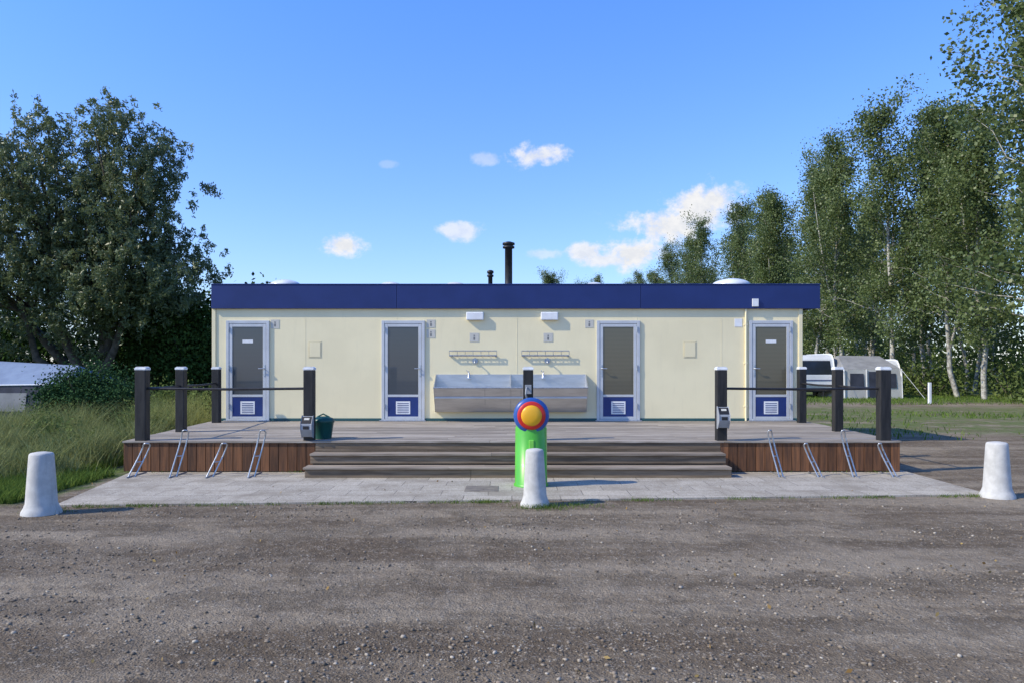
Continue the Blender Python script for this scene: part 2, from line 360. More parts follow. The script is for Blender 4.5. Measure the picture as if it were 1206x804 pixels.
# ------------------------------------------------------------ deck
DZ=.50; DY0=11.72; DY1=16.05
deck=empty('wooden_deck',(0,14,0))
b=MB(); n=29; pw=(DY1-DY0)/n
xl=lambda y:-5.98-(y-DY0)/(DY1-DY0)*.33
xr=lambda y: 5.98+(y-DY0)/(DY1-DY0)*.2
for i in range(n):
    y0=DY0+i*pw; y1=y0+pw-.007; l=xl(y0); r=xr(y0)
    cuts=[l]; x=l+random.uniform(1.2,3.8)
    while x<r-1: cuts.append(x); x+=3.6
    cuts.append(r)
    for a,c in zip(cuts,cuts[1:]):
        dz=random.uniform(-.002,.002); b.box(a,c-.004,y0,y1,DZ-.03,DZ+dz)
b.build('deck_boards',[m_deck],deck,.003)
B('deck_frame',m_dark,deck,-5.9,5.9,DY0+.06,DY1,.03,DZ-.032,0)
b=MB(); SX0,SX1=-3.02,3.2
def skirt(x0,x1):
    k=round((x1-x0)/.142); wd=(x1-x0)/k
    for i in range(k):
        b.box(x0+i*wd,x0+(i+1)*wd-.008,DY0+.025,DY0+.05+random.uniform(-.002,.002),.035+random.uniform(-.006,.006),DZ-.033)
skirt(-5.97,SX0); skirt(SX1,5.97); b.build('skirting_boards',[m_skirt],deck,.003)
b=MB()
for side in (-5.95,5.93):
    for i in range(30): 
        y0=DY0+.06+i*.142
        if y0+.13<DY1: b.box(side+(-1 if side<0 else 1)*(y0-DY0)/4.33*(.3 if side<0 else .17),side+.02+(-1 if side<0 else 1)*(y0-DY0)/4.33*(.3 if side<0 else .17),y0,y0+.134,.03,DZ-.033)
b.build('side_boards',[m_skirt],deck,.003)
st=empty('timber_steps',(0,11.4,0))
bt=MB(); br_=MB()
for k,(yf,z) in enumerate([(DY0-.60,.175),(DY0-.30,.34)]):
    for q in range(2):
        y0=yf+q*.15; cuts=[SX0,-.9+.5*q+k*.6,SX1]
        for a,c in zip(cuts,cuts[1:]): bt.box(a-.02*(1-k),c-.004,y0-.015,y0+.137,z-.032,z+random.uniform(-.002,.002))
    br_.box(SX0,-.6+k*.9,yf+.02,yf+.045,z-.15,z-.034); br_.box(-.596+k*.9,SX1,yf+.02,yf+.045,z-.15,z-.034)
br_.box(SX0,.4,DY0+.02,DY0+.045,.345,DZ-.034); br_.box(.404,SX1,DY0+.02,DY0+.045,.345,DZ-.034)
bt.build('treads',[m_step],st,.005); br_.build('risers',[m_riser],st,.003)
b=MB(); b.box(SX0+.03,SX1-.03,DY0-.55,DY0-.255,.024,.14); b.box(SX0+.03,SX1-.03,DY0-.25,DY0,.024,.30); b.build('carcass',[m_dark],st)
# ------------------------------------------------------------ building
YW=16.07; BX0,BX1=-6.3,6.10; WZ1=2.86
bd=empty('portable_toilet_building',(0,17.5,0))
b=MB(); b.box(BX0,BX1,YW,YW+3.0,.2,WZ1); b.build('walls',[m_cream],bd,.006)
b=MB()
for x in (BX0+.0,BX1-.07): b.box(x-.005,x+.075,YW-.022,YW-.001,DZ+.005,WZ1)
b.build('corner_profiles',[m_cream],bd,.006)
fx=[-6.30,-2.41,2.70,6.46]; b=MB(); YF=YW-.07
for a,c in zip(fx,fx[1:]): b.box(a,c-.006,YF,YF+.05,2.845,3.345)
b.build('fascia',[m_blue],bd,.006)
b=MB(); b.box(fx[0]-.005,fx[-1]+.003,YF-.012,YF+.09,3.347,3.365); b.build('fascia_top_trim',[m_bluep],bd,.003)
B('fascia_backing',m_dark,bd,fx[0]+.02,fx[-1]-.02,YF+.052,YF+.066,2.865,3.34,0)
b=MB(); b.box(BX0-.0,BX0+.06,YW,YW+3.1,2.862,3.34); b.box(fx[-1]-.07,fx[-1]-.01,YW,YW+3.1,2.862,3.34); b.box(BX0,fx[-1]-.01,YW+3.11,YW+3.17,2.862,3.34); b.build('side_fascia',[m_blue],bd,.004)
B('roof_deck',m_roof,bd,BX0+.08,fx[-1]-.09,YW+.02,YW+3.08,2.88,3.2,0)
b=MB(); b.box(BX0+.09,BX1-.09,YW-.02,YW-.002,DZ+.004,DZ+.06); b.build('base_trim',[m_teal],bd,.003)
b=MB(); xp=(878-CX)/56; b.tube([(xp,YW-.03,DZ+.01),(xp,YW-.03,2.84)],.022,n=12)
for z in (.8,1.7,2.5): b.box(xp-.035,xp+.035,YW-.045,YW-.001,z,z+.03)
b.build('downpipe',[m_cream],bd)
b=MB()
for x in (-2.42,2.62,-4.35,.1,4.4): b.box(x,x+.012,YW-.003,YW-.0005,DZ+.06,2.84)
b.build('panel_joint_strips',[m_cream],bd,.001)
def door(px0,px1,blind,handle,label):
    x0=(px0-CX)/56.2; x1=(px1-CX)/56.2; z0=DZ+.012; z1=DZ+2.1
    d=empty('door',((x0+x1)/2,YW,z0)); d.parent=bd; d.matrix_parent_inverse=Matrix.Translation(-Vector(bd.location))
    def pt(o): 
        o.parent=d; o.matrix_parent_inverse=Matrix.Translation(-Vector(d.location)); return o
    fw=.062
    b=MB(); b.box(x0,x0+fw,YW-.035,YW-.002,z0,z1); b.box(x1-fw,x1,YW-.035,YW-.002,z0,z1); b.box(x0+fw+.0005,x1-fw-.0005,YW-.033,YW-.002,z1-fw,z1)
    b.box(x0+fw+.0005,x1-fw-.0005,YW-.05,YW-.002,z0,z0+.03); pt(b.build('frame',[m_alu],None,.004))
    a0=x0+fw+.006; a1=x1-fw-.006; t0=z0+.035; t1=z1-fw-.006; s_=.065
    b=MB(); b.box(a0,a0+s_,YW-.028,YW-.003,t0,t1); b.box(a1-s_,a1,YW-.028,YW-.003,t0,t1); b.box(a0+s_+.0005,a1-s_-.0005,YW-.027,YW-.003,t1-s_,t1); b.box(a0+s_+.0005,a1-s_-.0005,YW-.027,YW-.003,t0,t0+.05); b.box(a0+s_+.0005,a1-s_-.0005,YW-.027,YW-.003,t0+.46,t0+.51)
    pt(b.build('leaf_frame',[m_alu],None,.004))
    b=MB(); b.box(a0+s_-.004,a1-s_+.004,YW-.016,YW-.004,t0+.5,t1-s_+.01); pt(b.build('glazing',[blind],None,0))
    b=MB(); b.box(a0+s_-.004,a1-s_+.004,YW-.021,YW-.004,t0+.045,t0+.465); pt(b.build('blue_kick_panel',[m_bluep],None,0))
    cx=(a0+a1)/2; b=MB(); b.box(cx-.15,cx+.15,YW-.026,YW-.0212,t0+.10,t0+.37); pt(b.build('vent_plate',[m_white],None,.003)); b=MB()
    for i in range(6): b.box(cx-.12,cx+.12,YW-.0285,YW-.0262,t0+.128+i*.038,t0+.142+i*.038)
    pt(b.build('vent_slots',[m_bluep],None,0))
    hx=a1-s_/2 if handle>0 else a0+s_/2; b=MB()
    b.box(hx-.017,hx+.017,YW-.036,YW-.0282,z0+.93,z0+1.17); b.tube([(hx,YW-.034,z0+1.09),(hx,YW-.08,z0+1.09),(hx-handle*.02,YW-.085,z0+1.09),(hx-handle*.11,YW-.083,z0+1.088)],.01)
    pt(b.build('handle',[m_steel],None))
    b=MB(); kx=x0+fw if handle>0 else x1-fw
    for z in (.25,1.05,1.85): b.tube([(kx,YW-.044,z0+z),(kx,YW-.044,z0+z+.11)],.012)
    pt(b.build('hinges',[m_galv],None))
    if label:
        b=MB(); b.box(cx-.11,cx+.11,YW-.019,YW-.0165,z0+1.62,z0+1.69); pt(b.build('label',[m_white],None))
    b=MB(); b.box(x0-.03,x1+.03,YW-.11,YW-.052,DZ+.003,DZ+.025); pt(b.build('threshold',[m_galv],None,.003))
door(265.5,316.5,m_blA,1,True); door(449,500,m_blA,1,False); door(703,754,m_blB,-1,False); door(883,934.5,m_blB,-1,True)
def plate(name,m,px0,px1,py0,py1,y0=YW-.006,d=.005,par=bd):
    X0,_,Z1=PX(px0,py0,YW);X1,_,Z0=PX(px1,py1,YW); return B(name,m,par,X0,X1,y0,y0+d,Z0,Z1,.0015)
m_creamd=mat('cream_hatch',(.70,.61,.37),None,3,.5)
m_plate=mat('grey_sign_plate',(.58,.56,.48),(.50,.48,.41),60,.45)
m_picto=mat('pictogram_grey',(.2,.2,.19),None,4,.5)
for i,(a,c) in enumerate(((363.5,378.5),(805,820))):
    plate('hatch_rim',m_creamd,a,c,402,421); plate('hatch_lid',m_cream,a+1.2,c-1.2,403.2,419.8,YW-.010,.0035)
for q in [(319,329,376.5,387),(502.5,512.5,376.5,386),(502.5,512.5,388,398),(689,699,376.5,386),(553,564,392,402.5),(640,651,392,402.5)]:
    plate('sign_plate',m_plate,*q); 
    cx=(q[0]+q[1])/2; cy=(q[2]+q[3])/2
    plate('pictogram',m_picto,cx-1.0,cx+1.0,cy-.5,cy+3.0,YW-.0075,.0012); plate('pictogram_head',m_picto,cx-.8,cx+.8,cy-2.8,cy-1.2,YW-.0075,.0012)
plate('white_notice',m_white,865,874,375.5,385)
plate('junction_box',m_white,884.5,891.5,352.5,361.5,YF-.04,.038)
for a in (549,637):
    X0,_,Z1=PX(a,367.5,YW-.1);X1,_,Z0=PX(a+20.5,377,YW-.1); B('light_fitting',m_white,bd,X0,X1,YW-.09,YW-.003,Z0,Z1,.018)
def dome(px,wpx,top):
    y=YW+1.5; X=(px-CX)/F*y; r=wpx/2/F*y*1.25; zt=CH+(HY-top)/F*y; b=MB()
    b.lathe([(r+.03,3.2),(r+.03,zt-.17),(r,zt-.165)]+[(r*math.cos(a),zt-.16+.16*math.sin(a)) for a in np.linspace(0,1.5,8)],X,y,0,28); b.build('roof_light_dome',[m_dome],bd)
for q in ((336,30,329.5),(460,24,332),(536,24,332.4),(700,22,332.6),(861,36,328.5)): dome(*q)
b=MB(); y=17.5; x=(599-CX)/F*y
b.lathe([(.17,3.2),(.17,3.3),(.1,3.34),(.085,3.36),(.085,4.33),(.135,4.34),(.135,4.38),(.1,4.385),(.1,4.41),(.14,4.415),(.14,4.46),(.05,4.49)],x,y); b.build('flue_pipe',[m_pipe],bd)
b=MB(); x=(577.5-CX)/F*y
b.lathe([(.05,3.2),(.05,3.68),(.075,3.69),(.075,3.73),(.05,3.735),(.05,3.76),(.075,3.765),(.075,3.82),(.03,3.84)],x,y,n=20); b.build('vent_pipe',[m_pipe],bd)
sk=empty('stainless_wash_trough',(0,YW-.3,.7)); X0,X1=-1.60,1.55
A=(YW-.005,1.48);A2=(YW-.03,1.48);Bp=(YW-.52,1.205);C=(YW-.16,.70);D=(YW-.005,.70)
b=MB()
for xa in (X0,X1-.012,-.035): b.prism([A,A2,Bp,C,D],xa,xa+.012)
b.prism([Bp,(Bp[0]+.035,Bp[1]+.0),(C[0]+.03,C[1]),C],X0+.0125,X1-.0125)
b.prism([C,(C[0]+.031,C[1]+.02),(YW-.006,.72),D],X0+.0125,X1-.0125)
b.prism([A2,A,(YW-.006,1.0),(YW-.03,1.0)],X0+.0125,X1-.0125)
b.prism([(YW-.03,1.03),(YW-.03,1.0),(YW-.40,.99),(YW-.40,1.02)],X0+.0125,X1-.0125)
b.build('trough_body',[m_steel],sk,.004)
b=MB(); 
for xx in (-.56,.18): 
    b.prism([(Bp[0]-.003,Bp[1]-.01),(Bp[0]+.002,Bp[1]-.01),(C[0]+.002,C[1]+.01),(C[0]-.003,C[1]+.01)],xx,xx+.01)
b.tube([(X0-.003,Bp[0],Bp[1]+.006),(X1+.003,Bp[0],Bp[1]+.006)],.014); b.build('seams_and_rim',[m_galv],sk)
for px in (552,640):
    x=(px-CX)/56.5; b=MB(); b.lathe([(.03,1.40),(.03,1.42),(.022,1.43),(.022,1.5),(.012,1.52)],x,YW-.06,n=16)
    b.tube([(x,YW-.06,1.47),(x,YW-.12,1.55),(x,YW-.17,1.54),(x,YW-.2,1.49)],.011); b.tube([(x,YW-.06,1.5),(x-.05,YW-.08,1.57)],.008); b.box(x-.04,x+.04,YW-.09,YW-.028,1.385,1.4); b.build('tap',[m_steel],sk)
for px0 in (529,614.5):
    rk=empty('wall_shelf',((px0+28-CX)/56.3,YW,1.9)); x0=(px0-CX)/56.4; x1=(px0+56-CX)/56.4; b=MB()
    for z in (1.97,1.88):
        b.tube([(x0,YW-.07,z),(x1,YW-.07,z)],.010)
    b.tube([(x0,YW-.03,1.86),(x1,YW-.03,1.86)],.007)
    for i in range(7):
        x=x0+(x1-x0)*i/6; b.tube([(x,YW-.07,1.97),(x,YW-.07,1.875),(x,YW-.01,1.86)],.006)
    for x in (x0+.03,x1-.03): b.box(x-.02,x+.02,YW-.07,YW-.002,1.86,1.885)
    b.build('rack',[m_galv],rk)
    xm=(x0+x1)/2+.04; b=MB(); b.lathe([(.06,-.03),(.06,-.012),(.04,-.001)],xm,YW,axis='y',cz=1.76,n=20); b.tube([(xm,YW-.02,1.76),(xm,YW-.09,1.76),(xm,YW-.1,1.72)],.014); b.build('wall_valve',[m_galv],rk)
# ------------------------------------------------------------ posts
def post(x,y,wd,ztop=1.63,z0=DZ-.3):
    p=empty('railing_post',(x,y,DZ)); h=wd/2
    b=MB(); b.box(x-h,x+h,y-h,y+h,z0,ztop-.045); b.build('timber',[m_postm],p,.01)
    b=MB(); z=ztop-.045; k=h+.004; b.box(x-k,x+k,y-k,y+k,z+.0005,z+.03); b.prism([(x-k,z+.0305),(x+k,z+.0305),(x+k*.7,z+.05),(x-k*.7,z+.05)],y-k*.8,y+k*.8,axis='y'); b.build('cap',[m_cap],p,.004)
    return p
ps={}
for k,(x,y,wd) in dict(fl=(-5.73,DY0+.13,.165),ml=(-5.80,13.4,.15),bl=(-6.04,15.62,.15),fr=(5.76,DY0+.13,.165),mr=(5.75,13.5,.15),br=(5.92,15.62,.15),cl=(-3.14,DY0+.13,.155),cr=(3.24,DY0+.13,.155),cc=(.25,DY0+.13,.155)).items():
    post(x,y,wd); ps[k]=(x,y,wd)
rl=MB()
def rail(a,c,z):
    p,q=ps[a],ps[c]; v=Vector((q[0]-p[0],q[1]-p[1],0)).normalized(); 
    P=Vector((p[0],p[1],z))+v*.07; Q=Vector((q[0],q[1],z))-v*.07; M_=(P+Q)/2-Vector((0,0,.012))
    rl.tube([P,M_,Q],.020,n=10)
z=CH-25/76
rail('fl','cl',z); rail('cr','fr',z); rail('fl','ml',z); rail('ml','bl',z); rail('fr','mr',z); rail('mr','br',z)
rl.build('railing',[m_pipe],None)
def terminal(k,z0):
    x,y,wd=ps[k]; e=empty('card_terminal',(x,y-.15,z0)); yb=y-wd/2-.002
    b=MB(); b.prism([(yb,z0),(yb,z0+.32),(yb-.04,z0+.32),(yb-.13,z0+.20),(yb-.13,z0+.12),(yb-.05,z0)],x-.085,x+.085); b.build('housing',[m_term],e,.012)
    b=MB(); u=Vector((0,-.09,-.12)); nrm=Vector((0,-.12,.09)).normalized()*.004; p0=Vector((0,yb-.04,z0+.32))
    P=[p0+u*.08+nrm,p0+u*.92+nrm]; a,c=-.075,.075
    b.add([(x+a,P[0].y,P[0].z),(x+c,P[0].y,P[0].z),(x+c,P[1].y,P[1].z),(x+a,P[1].y,P[1].z)],[(3,2,1,0)])
    b.build('keypad_face',[m_dark],e)
    b=MB(); P0=p0+u*.25+nrm*2;P1=p0+u*.5+nrm*2; b.add([(x-.04,P0.y,P0.z),(x+.04,P0.y,P0.z),(x+.04,P1.y,P1.z),(x-.04,P1.y,P1.z)],[(3,2,1,0)]); b.build('display',[m_plate],e)
    b=MB(); b.box(x-.045,x+.045,yb-.135,yb-.131,z0+.125,z0+.175); b.build('slot_plate',[m_dark],e)
terminal('cl',DZ+.06); terminal('cr',DZ+.2)
x,y,wd=ps['cc']; b=MB(); yb=y-wd/2-.002
b.box(x-.05,x+.05,yb-.03,yb,DZ+.72,DZ+.86); b.tube([(x-.02,yb-.03,DZ+.82),(x-.03,yb-.10,DZ+.80),(x-.04,yb-.12,DZ+.72),(x-.02,yb-.06,DZ+.64)],.014); b.build('post_bracket',[m_term],None,.004)
b=MB(); x=-3.0;y=DY0+.42
b.lathe([(.13,DZ+.005),(.165,DZ+.25),(.175,DZ+.255),(.18,DZ+.29),(.16,DZ+.32),(.08,DZ+.35)],x,y); b.tube([(x-.1,y,DZ+.34),(x,y,DZ+.39),(x+.1,y,DZ+.34)],.012); b.build('waste_bin',[m_bin])
# ------------------------------------------------------------ tap pillar
pl=empty('green_tap_pillar',(.25,10.4,0)); x,y=.26,10.42
b=MB(); b.lathe([(.235,.022),(.235,.05),(.22,.055),(.215,.80),(.2,.84),(.15,.86)],x,y,n=48); b.build('body',[m_green],pl)
b=MB(); b.box(x-.035,x+.035,y-.232,y-.2,.08,.66); b.build('front_strip',[m_lgreen],pl,.01)
b=MB(); b.tube([(x+.0,y,.8),(x+.0,y-.05,.97)],.12,n=20); b.build('neck',[m_green],pl)
cz=.985; yd=y-.20
b=MB(); b.lathe([(.10,.20),(.215,.17),(.235,.12),(.24,.04),(.225,.0),(.185,-.01)],x,yd,axis='y',cz=cz,n=48); b.build('outer_ring',[m_pblue],pl)
b=MB(); b.lathe([(.186,.0),(.19,-.02),(.18,-.035),(.14,-.035)],x,yd,axis='y',cz=cz,n=48); b.build('red_ring',[m_red],pl)
b=MB(); b.lathe([(.139,-.01),(.139,-.035),(.12,-.05),(.06,-.058),(.01,-.06)],x,yd,axis='y',cz=cz,n=48); b.build('yellow_centre',[m_yel],pl)
# ------------------------------------------------------------ bollards
def bollard(x,y,h,r):
    b=MB(); prof=[(r*1.28,0),(r*1.26,.03),(r*1.12,.07),(r*1.0,.12),(r*.93,.3),(r*.84,h*.75),(r*.78,h-.03),(r*.74,h-.012),(r*.66,h-.002),(r*.3,h+.008)]
    b.lathe(prof,x,y,n=28); o=b.build('concrete_bollard',[m_conc],None,origin=(x,y,0)); o.rotation_euler=(random.uniform(-.015,.015),random.uniform(-.015,.015),0)
bollard((47-CX)/106,8.52,.68,.16); bollard(.272,9.02,.665,.137); bollard((1176-CX)/94,9.6,.69,.16)
# ------------------------------------------------------------ bike racks
def rack(px,tall,lean):
    y0=11.22; x=(px-CX)/F*y0; h=.66 if tall else .47; g=.042; e=MB()
    lx=lean*(.13 if tall else .17); dy=.18
    def P(s,u,z): 
        k=z/h; return (x+s*g*.9+lx*k, y0+dy*k*1.0+s*g*.6+u, z+.022)
    L=[P(-1,0,0),P(-1,0,h*.3),P(-1,0,h*.6),P(-1,-.02,h*.85)]
    arc=[(P(-1,-.05,h*.97)),(P(-.6,-.09,h*1.02)),(P(0,-.11,h*1.03)),(P(.6,-.09,h*1.02)),(P(1,-.05,h*.97))]
    Rr=[P(1,-.02,h*.85),P(1,0,h*.6),P(1,0,h*.3),P(1,0,0)]
    e.tube(L+arc+Rr,.0115,n=8)
    a=P(0,0,0); e.tube([(a[0],y0-.15,.03),(a[0],y0+.45,.03)],.012); e.box(a[0]-.06,a[0]+.06,y0-.02,y0+.02,.0225,.03)
    e.tube([P(-1,0,h*.45),P(1,0,h*.45)],.008)
    e.build('bicycle_rack',[m_galv])
for px,tl in ((155,0),(204,1),(247,0),(296,1)): rack(px,tl,1)
for px,tl in ((920,1),(966,0),(1007,1),(1054,0)): rack(px,tl,-1)
# ------------------------------------------------------------ tent (left)
m_canvas=mat('blue_grey_canvas',(.20,.26,.35),(.165,.215,.30),2,.8,bump=.3,bscale=3,bdist=.04)
m_canvasd=mat('dark_canvas',(.05,.055,.075),(.03,.035,.05),2,.85,bump=.2,bscale=3,bdist=.03)
m_canvasg=mat('grey_canvas',(.26,.26,.25),(.20,.20,.195),2,.85,bump=.2,bscale=3,bdist=.03)
tn=empty('tent',(-16.8,24,0)); b=MB(); yt=23.2; tx=.9
pts=[(-19.4+tx,yt,1.05),(-14.35+tx,yt,1.12),(-14.9+tx,yt+1.5,1.68),(-18.6+tx,yt+1.5,1.88),(-14.1+tx,yt+3.0,1.1),(-19.4+tx,yt+3,1.1)]
b.add(pts,[(0,1,2,3),(1,4,2),(2,4,5,3),(3,5,0)]); b.build('roof',[m_canvas],tn)
b=MB(); b.add([(-19.4+tx,yt,1.05),(-14.35+tx,yt,1.12),(-14.2+tx,yt-.15,.0),(-19.6+tx,yt-.15,0),(-14.1+tx,yt+3,1.1),(-13.9+tx,yt+3.1,0)],[(3,2,1,0),(2,5,4,1)]); b.build('walls',[m_canvasd],tn)
b=MB()
for a,c in ((-18.2,-17.1),(-16.6,-15.6)): b.add([(a+tx,yt-.14,.3),(c+tx,yt-.14,.3),(c+tx,yt-.06,.85),(a+tx,yt-.06,.85)],[(0,1,2,3)])
b.build('window_panels',[m_canvasg],tn)
b=MB()
for a in (-19.4,-16.85,-14.35): b.tube([(a+tx,yt-.16,0),(a+tx,yt-.04,1.08)],.015)
b.tube([(-14.35+tx,yt,1.12),(-13.4+tx,yt-.9,0)],.008); b.tube([(-19.45+tx,yt-.01,1.05),(-14.3+tx,yt-.01,1.11)],.022); b.build('poles_and_valance',[m_white],tn)
# ------------------------------------------------------------ caravans
m_cv=mat('caravan_white',(.66,.67,.66),(.58,.59,.58),1.5,.35,stains=.2)
def caravan(x0,x1,y0,y1,zt,nm='caravan'):
    e=empty(nm,((x0+x1)/2,(y0+y1)/2,0)); zb=.42; L=y1-y0
    prof=[(y0+.10,zb),(y0+.0,zb+.25),(y0+.04,zb+.75),(y0+.28,zt-.25),(y0+.45,zt-.06),(y0+.75,zt),(y1-.6,zt),(y1-.3,zt-.08),(y1-.1,zt-.35),(y1,zb+.6),(y1-.05,zb)]
    b=MB(); b.prism(prof,x0,x1); b.build('body',[m_cv],e,.07,seg=3)
    def onfront(z):
        if z<zb+.75: return y0+.04
        return y0+.04+(z-zb-.75)/(zt-.25-zb-.75)*.24
    b=MB(); za,zc=zb+.82,zt-.32; k=.15
    b.add([(x0+k,onfront(za)-.012,za),(x1-k,onfront(za)-.012,za),(x1-k-.04,onfront(zc)-.012,zc),(x0+k+.04,onfront(zc)-.012,zc)],[(0,1,2,3)])
    b.add([(x0-.004,y0+.9,za),(x0-.004,y0+2.1,za),(x0-.004,y0+2.1,zc),(x0-.004,y0+.9,zc)],[(0,3,2,1)])
    b.build('windows',[m_glassdk],e)
    b=MB(); b.box(x0+.02,x1-.02,y0+.01-.02,y0+.02,zb+.5,zb+.54); b.box(x0-.01,x0-.002,y0+.2,y1-.2,zb+.5,zb+.54); b.build('stripe',[m_bluep],e)
    b=MB(); yc=(y0+y1)/2
    for xx in (x0+.02,x1-.22): 
        b.tube([(xx,yc,.3),(xx+.2,yc,.3)],.3,n=20)
    b.build('wheels',[m_dark],e)
    b=MB(); b.tube([(x0+.3,y0+.3,.4),((x0+x1)/2,y0-1.1,.42)],.03); b.tube([(x1-.3,y0+.3,.4),((x0+x1)/2,y0-1.1,.42)],.03); b.tube([((x0+x1)/2,y0-1,.42),((x0+x1)/2,y0-1,.02)],.03); b.box(x0+.15,x1-.15,y0+.25,y1-.3,.3,.415); b.build('chassis',[m_dark],e,0)
    return e
caravan(15.25,17.35,41.0,45.6,2.30)
caravan(19.2,21.2,41.6,46,2.0)
aw=empty('caravan_awning',(18.7,41,0))
b=MB(); ya=40.2
b.add([(17.5,ya,1.50),(20.4,ya,1.57),(20.0,ya+1.4,2.23),(17.75,ya+1.4,2.26),(20.6,ya+3,1.7),(17.4,ya+3,1.7)],[(0,1,2,3),(3,2,4,5),(1,4,2),(0,3,5)]); b.build('roof',[m_canvasg],aw)
b=MB(); b.add([(17.5,ya,1.495),(20.4,ya,1.565),(20.55,ya-.1,0),(17.35,ya-.1,0),(20.6,ya+3,1.69),(20.8,ya+3,0),(17.4,ya+3,1.69),(17.2,ya+3,0)],[(3,2,1,0),(2,5,4,1),(3,0,6,7)]); b.build('walls',[mat('pale_canvas',(.50,.49,.45),(.42,.41,.38),2,.85)],aw)
b=MB()
for a,c in ((17.75,18.5),(19.55,20.2)): b.add([(a,ya-.10,.55),(c,ya-.10,.55),(c-.02,ya-.04,1.3),(a+.02,ya-.04,1.3)],[(0,1,2,3)])
b.add([(18.75,ya-.13,.03),(19.35,ya-.13,.03),(19.35,ya-.04,1.4),(18.75,ya-.04,1.4)],[(0,1,2,3)])
b.build('openings',[m_canvasd],aw)
b=MB()
for a in (17.45,18.62,19.45,20.48): b.tube([(a,ya-.14,0),(a,ya-.05,1.53)],.022)
b.tube([(17.45,ya,1.53),(16.7,ya-1,0)],.01); b.tube([(20.45,ya,1.55),(21.2,ya-1,0)],.01); b.build('poles',[m_white],aw)
b=MB(); b.box(18.53,18.65,33.95,34.07,0,.95); b.build('marker_post',[m_white],None,.015,origin=(18.6,34,0))
# ------------------------------------------------------------ trees
def poplar(H,rad,seed,z0=3.0,nb=58,leafn=76,low=.35,nstem=1):
    global rng
    rng=np.random.default_rng(seed); q=QM(); k=12
    zz=np.linspace(0,H,k); sx=np.cumsum(rng.normal(0,.13,k)); sy=np.cumsum(rng.normal(0,.13,k)); sx-=sx[0];sy-=sy[0]
    q.tube(np.stack([sx,sy,zz],1),np.linspace(.16,.015,k),0,7)
    for _ in range(nstem):
        a=rng.uniform(0,6.28); zb=rng.uniform(.15,.35)*H; P=[]
        for s in np.linspace(0,1,6): P.append([np.interp(zb,zz,sx)+math.cos(a)*rad*.55*s**.7,np.interp(zb,zz,sy)+math.sin(a)*rad*.55*s**.7,zb+s*H*.5])
        q.tube(P,np.linspace(.09,.02,6),0,5)
    C=[];R=[]
    for i in range(nb):
        tt=(i+rng.uniform(0,1))/nb; tt=tt**.9; z=z0+(H-z0-.4)*tt
        prof=(min(1,(tt+low)/.5))*(1-tt**2.0*.68); L=rad*prof*rng.uniform(.4,1.3)
        a=rng.uniform(0,6.28); el=math.radians(rng.uniform(10,60)+tt*14)
        bx=np.interp(z,zz,sx);by=np.interp(z,zz,sy); s_=np.linspace(0,1,6)
        hx=math.cos(a)*math.cos(el)*L;hy=math.sin(a)*math.cos(el)*L;hz=math.sin(el)*L
        P=np.stack([bx+hx*s_,by+hy*s_,z+hz*(s_*.75+s_**2*.25)],1); P[1:]+=rng.normal(0,.07*L/2,(5,3))
        q.tube(P,np.linspace(.04*(1-tt*.6),.006,6),0,4)
        br=rng.uniform(0,.5)
        for s in np.linspace(.3,1.1,6):
            if rng.uniform()<.15: continue
            c=np.array([np.interp(min(s,1),s_,P[:,d]) for d in range(3)])+rng.normal(0,.3,3)
            m_=int(leafn*rng.uniform(.3,1.5)); sg=rng.uniform(.18,.45)
            C.append(c+rng.normal(0,1,(m_,3))*np.array([sg,sg,sg])); R.append(np.clip(br+rng.uniform(0,.55,m_),0,1))
    C=np.concatenate(C);R=np.concatenate(R); q.leaves(C,.15,.115,1,.3,R)
    return q.mesh('poplar_mesh_%d'%seed,[m_bark,m_lpop])
PM=[poplar(17,3.6,11),poplar(16.5,3.1,12),poplar(17.5,3.8,13),poplar(16,3.1,14,4.5),poplar(18,3.4,15,4.5),poplar(15,2.6,16,5.0,34,55)]
rr=random.Random(5)
def put(x,y,s,k=None,nm='poplar_tree'):
    o=bpy.data.objects.new(nm,PM[rr.randrange(5) if k is None else k]); o.location=(x,y,0); o.rotation_euler=(rr.uniform(-.03,.03),rr.uniform(-.03,.03),rr.uniform(0,6.28)); o.scale=(s*rr.uniform(.9,1.1),s*rr.uniform(.9,1.1),s); link(o)
put(19.9,27.0,1.18,2); put(22.6,31.0,1.12,0); put(24.8,35,1.06,4); put(23.8,38.5,.86,1)
for (x,y,s) in [(24.2,41.5,.97),(22.6,45.5,1.0),(25.5,47,1.0),(21.4,49.5,.97),(21.4,54,.92),(23.5,57,.97),(21.2,60,.95),(21.9,65,.95),(21.1,71,.97),(22.2,77,.97),(21,84,.98),(21.8,92,.93),(21.0,101,.97),(21.6,111,.95),(20.6,122,.97),(20.4,134,.95)]: put(x,y,s)
for i in range(32):
    y=31+i*3.1+rr.uniform(-1.5,1.5); x=27+rr.uniform(0,10)+max(0,(45-y))*.1; put(x,y,rr.uniform(.76,1.0),rr.choice([1,3,4,0,5]))
put(3.1,66,.56,0); put(3.9,68,.53,2); put(10.2,92,.72,1); put(8.9,95,.66,2)
rng=np.random.default_rng(99)
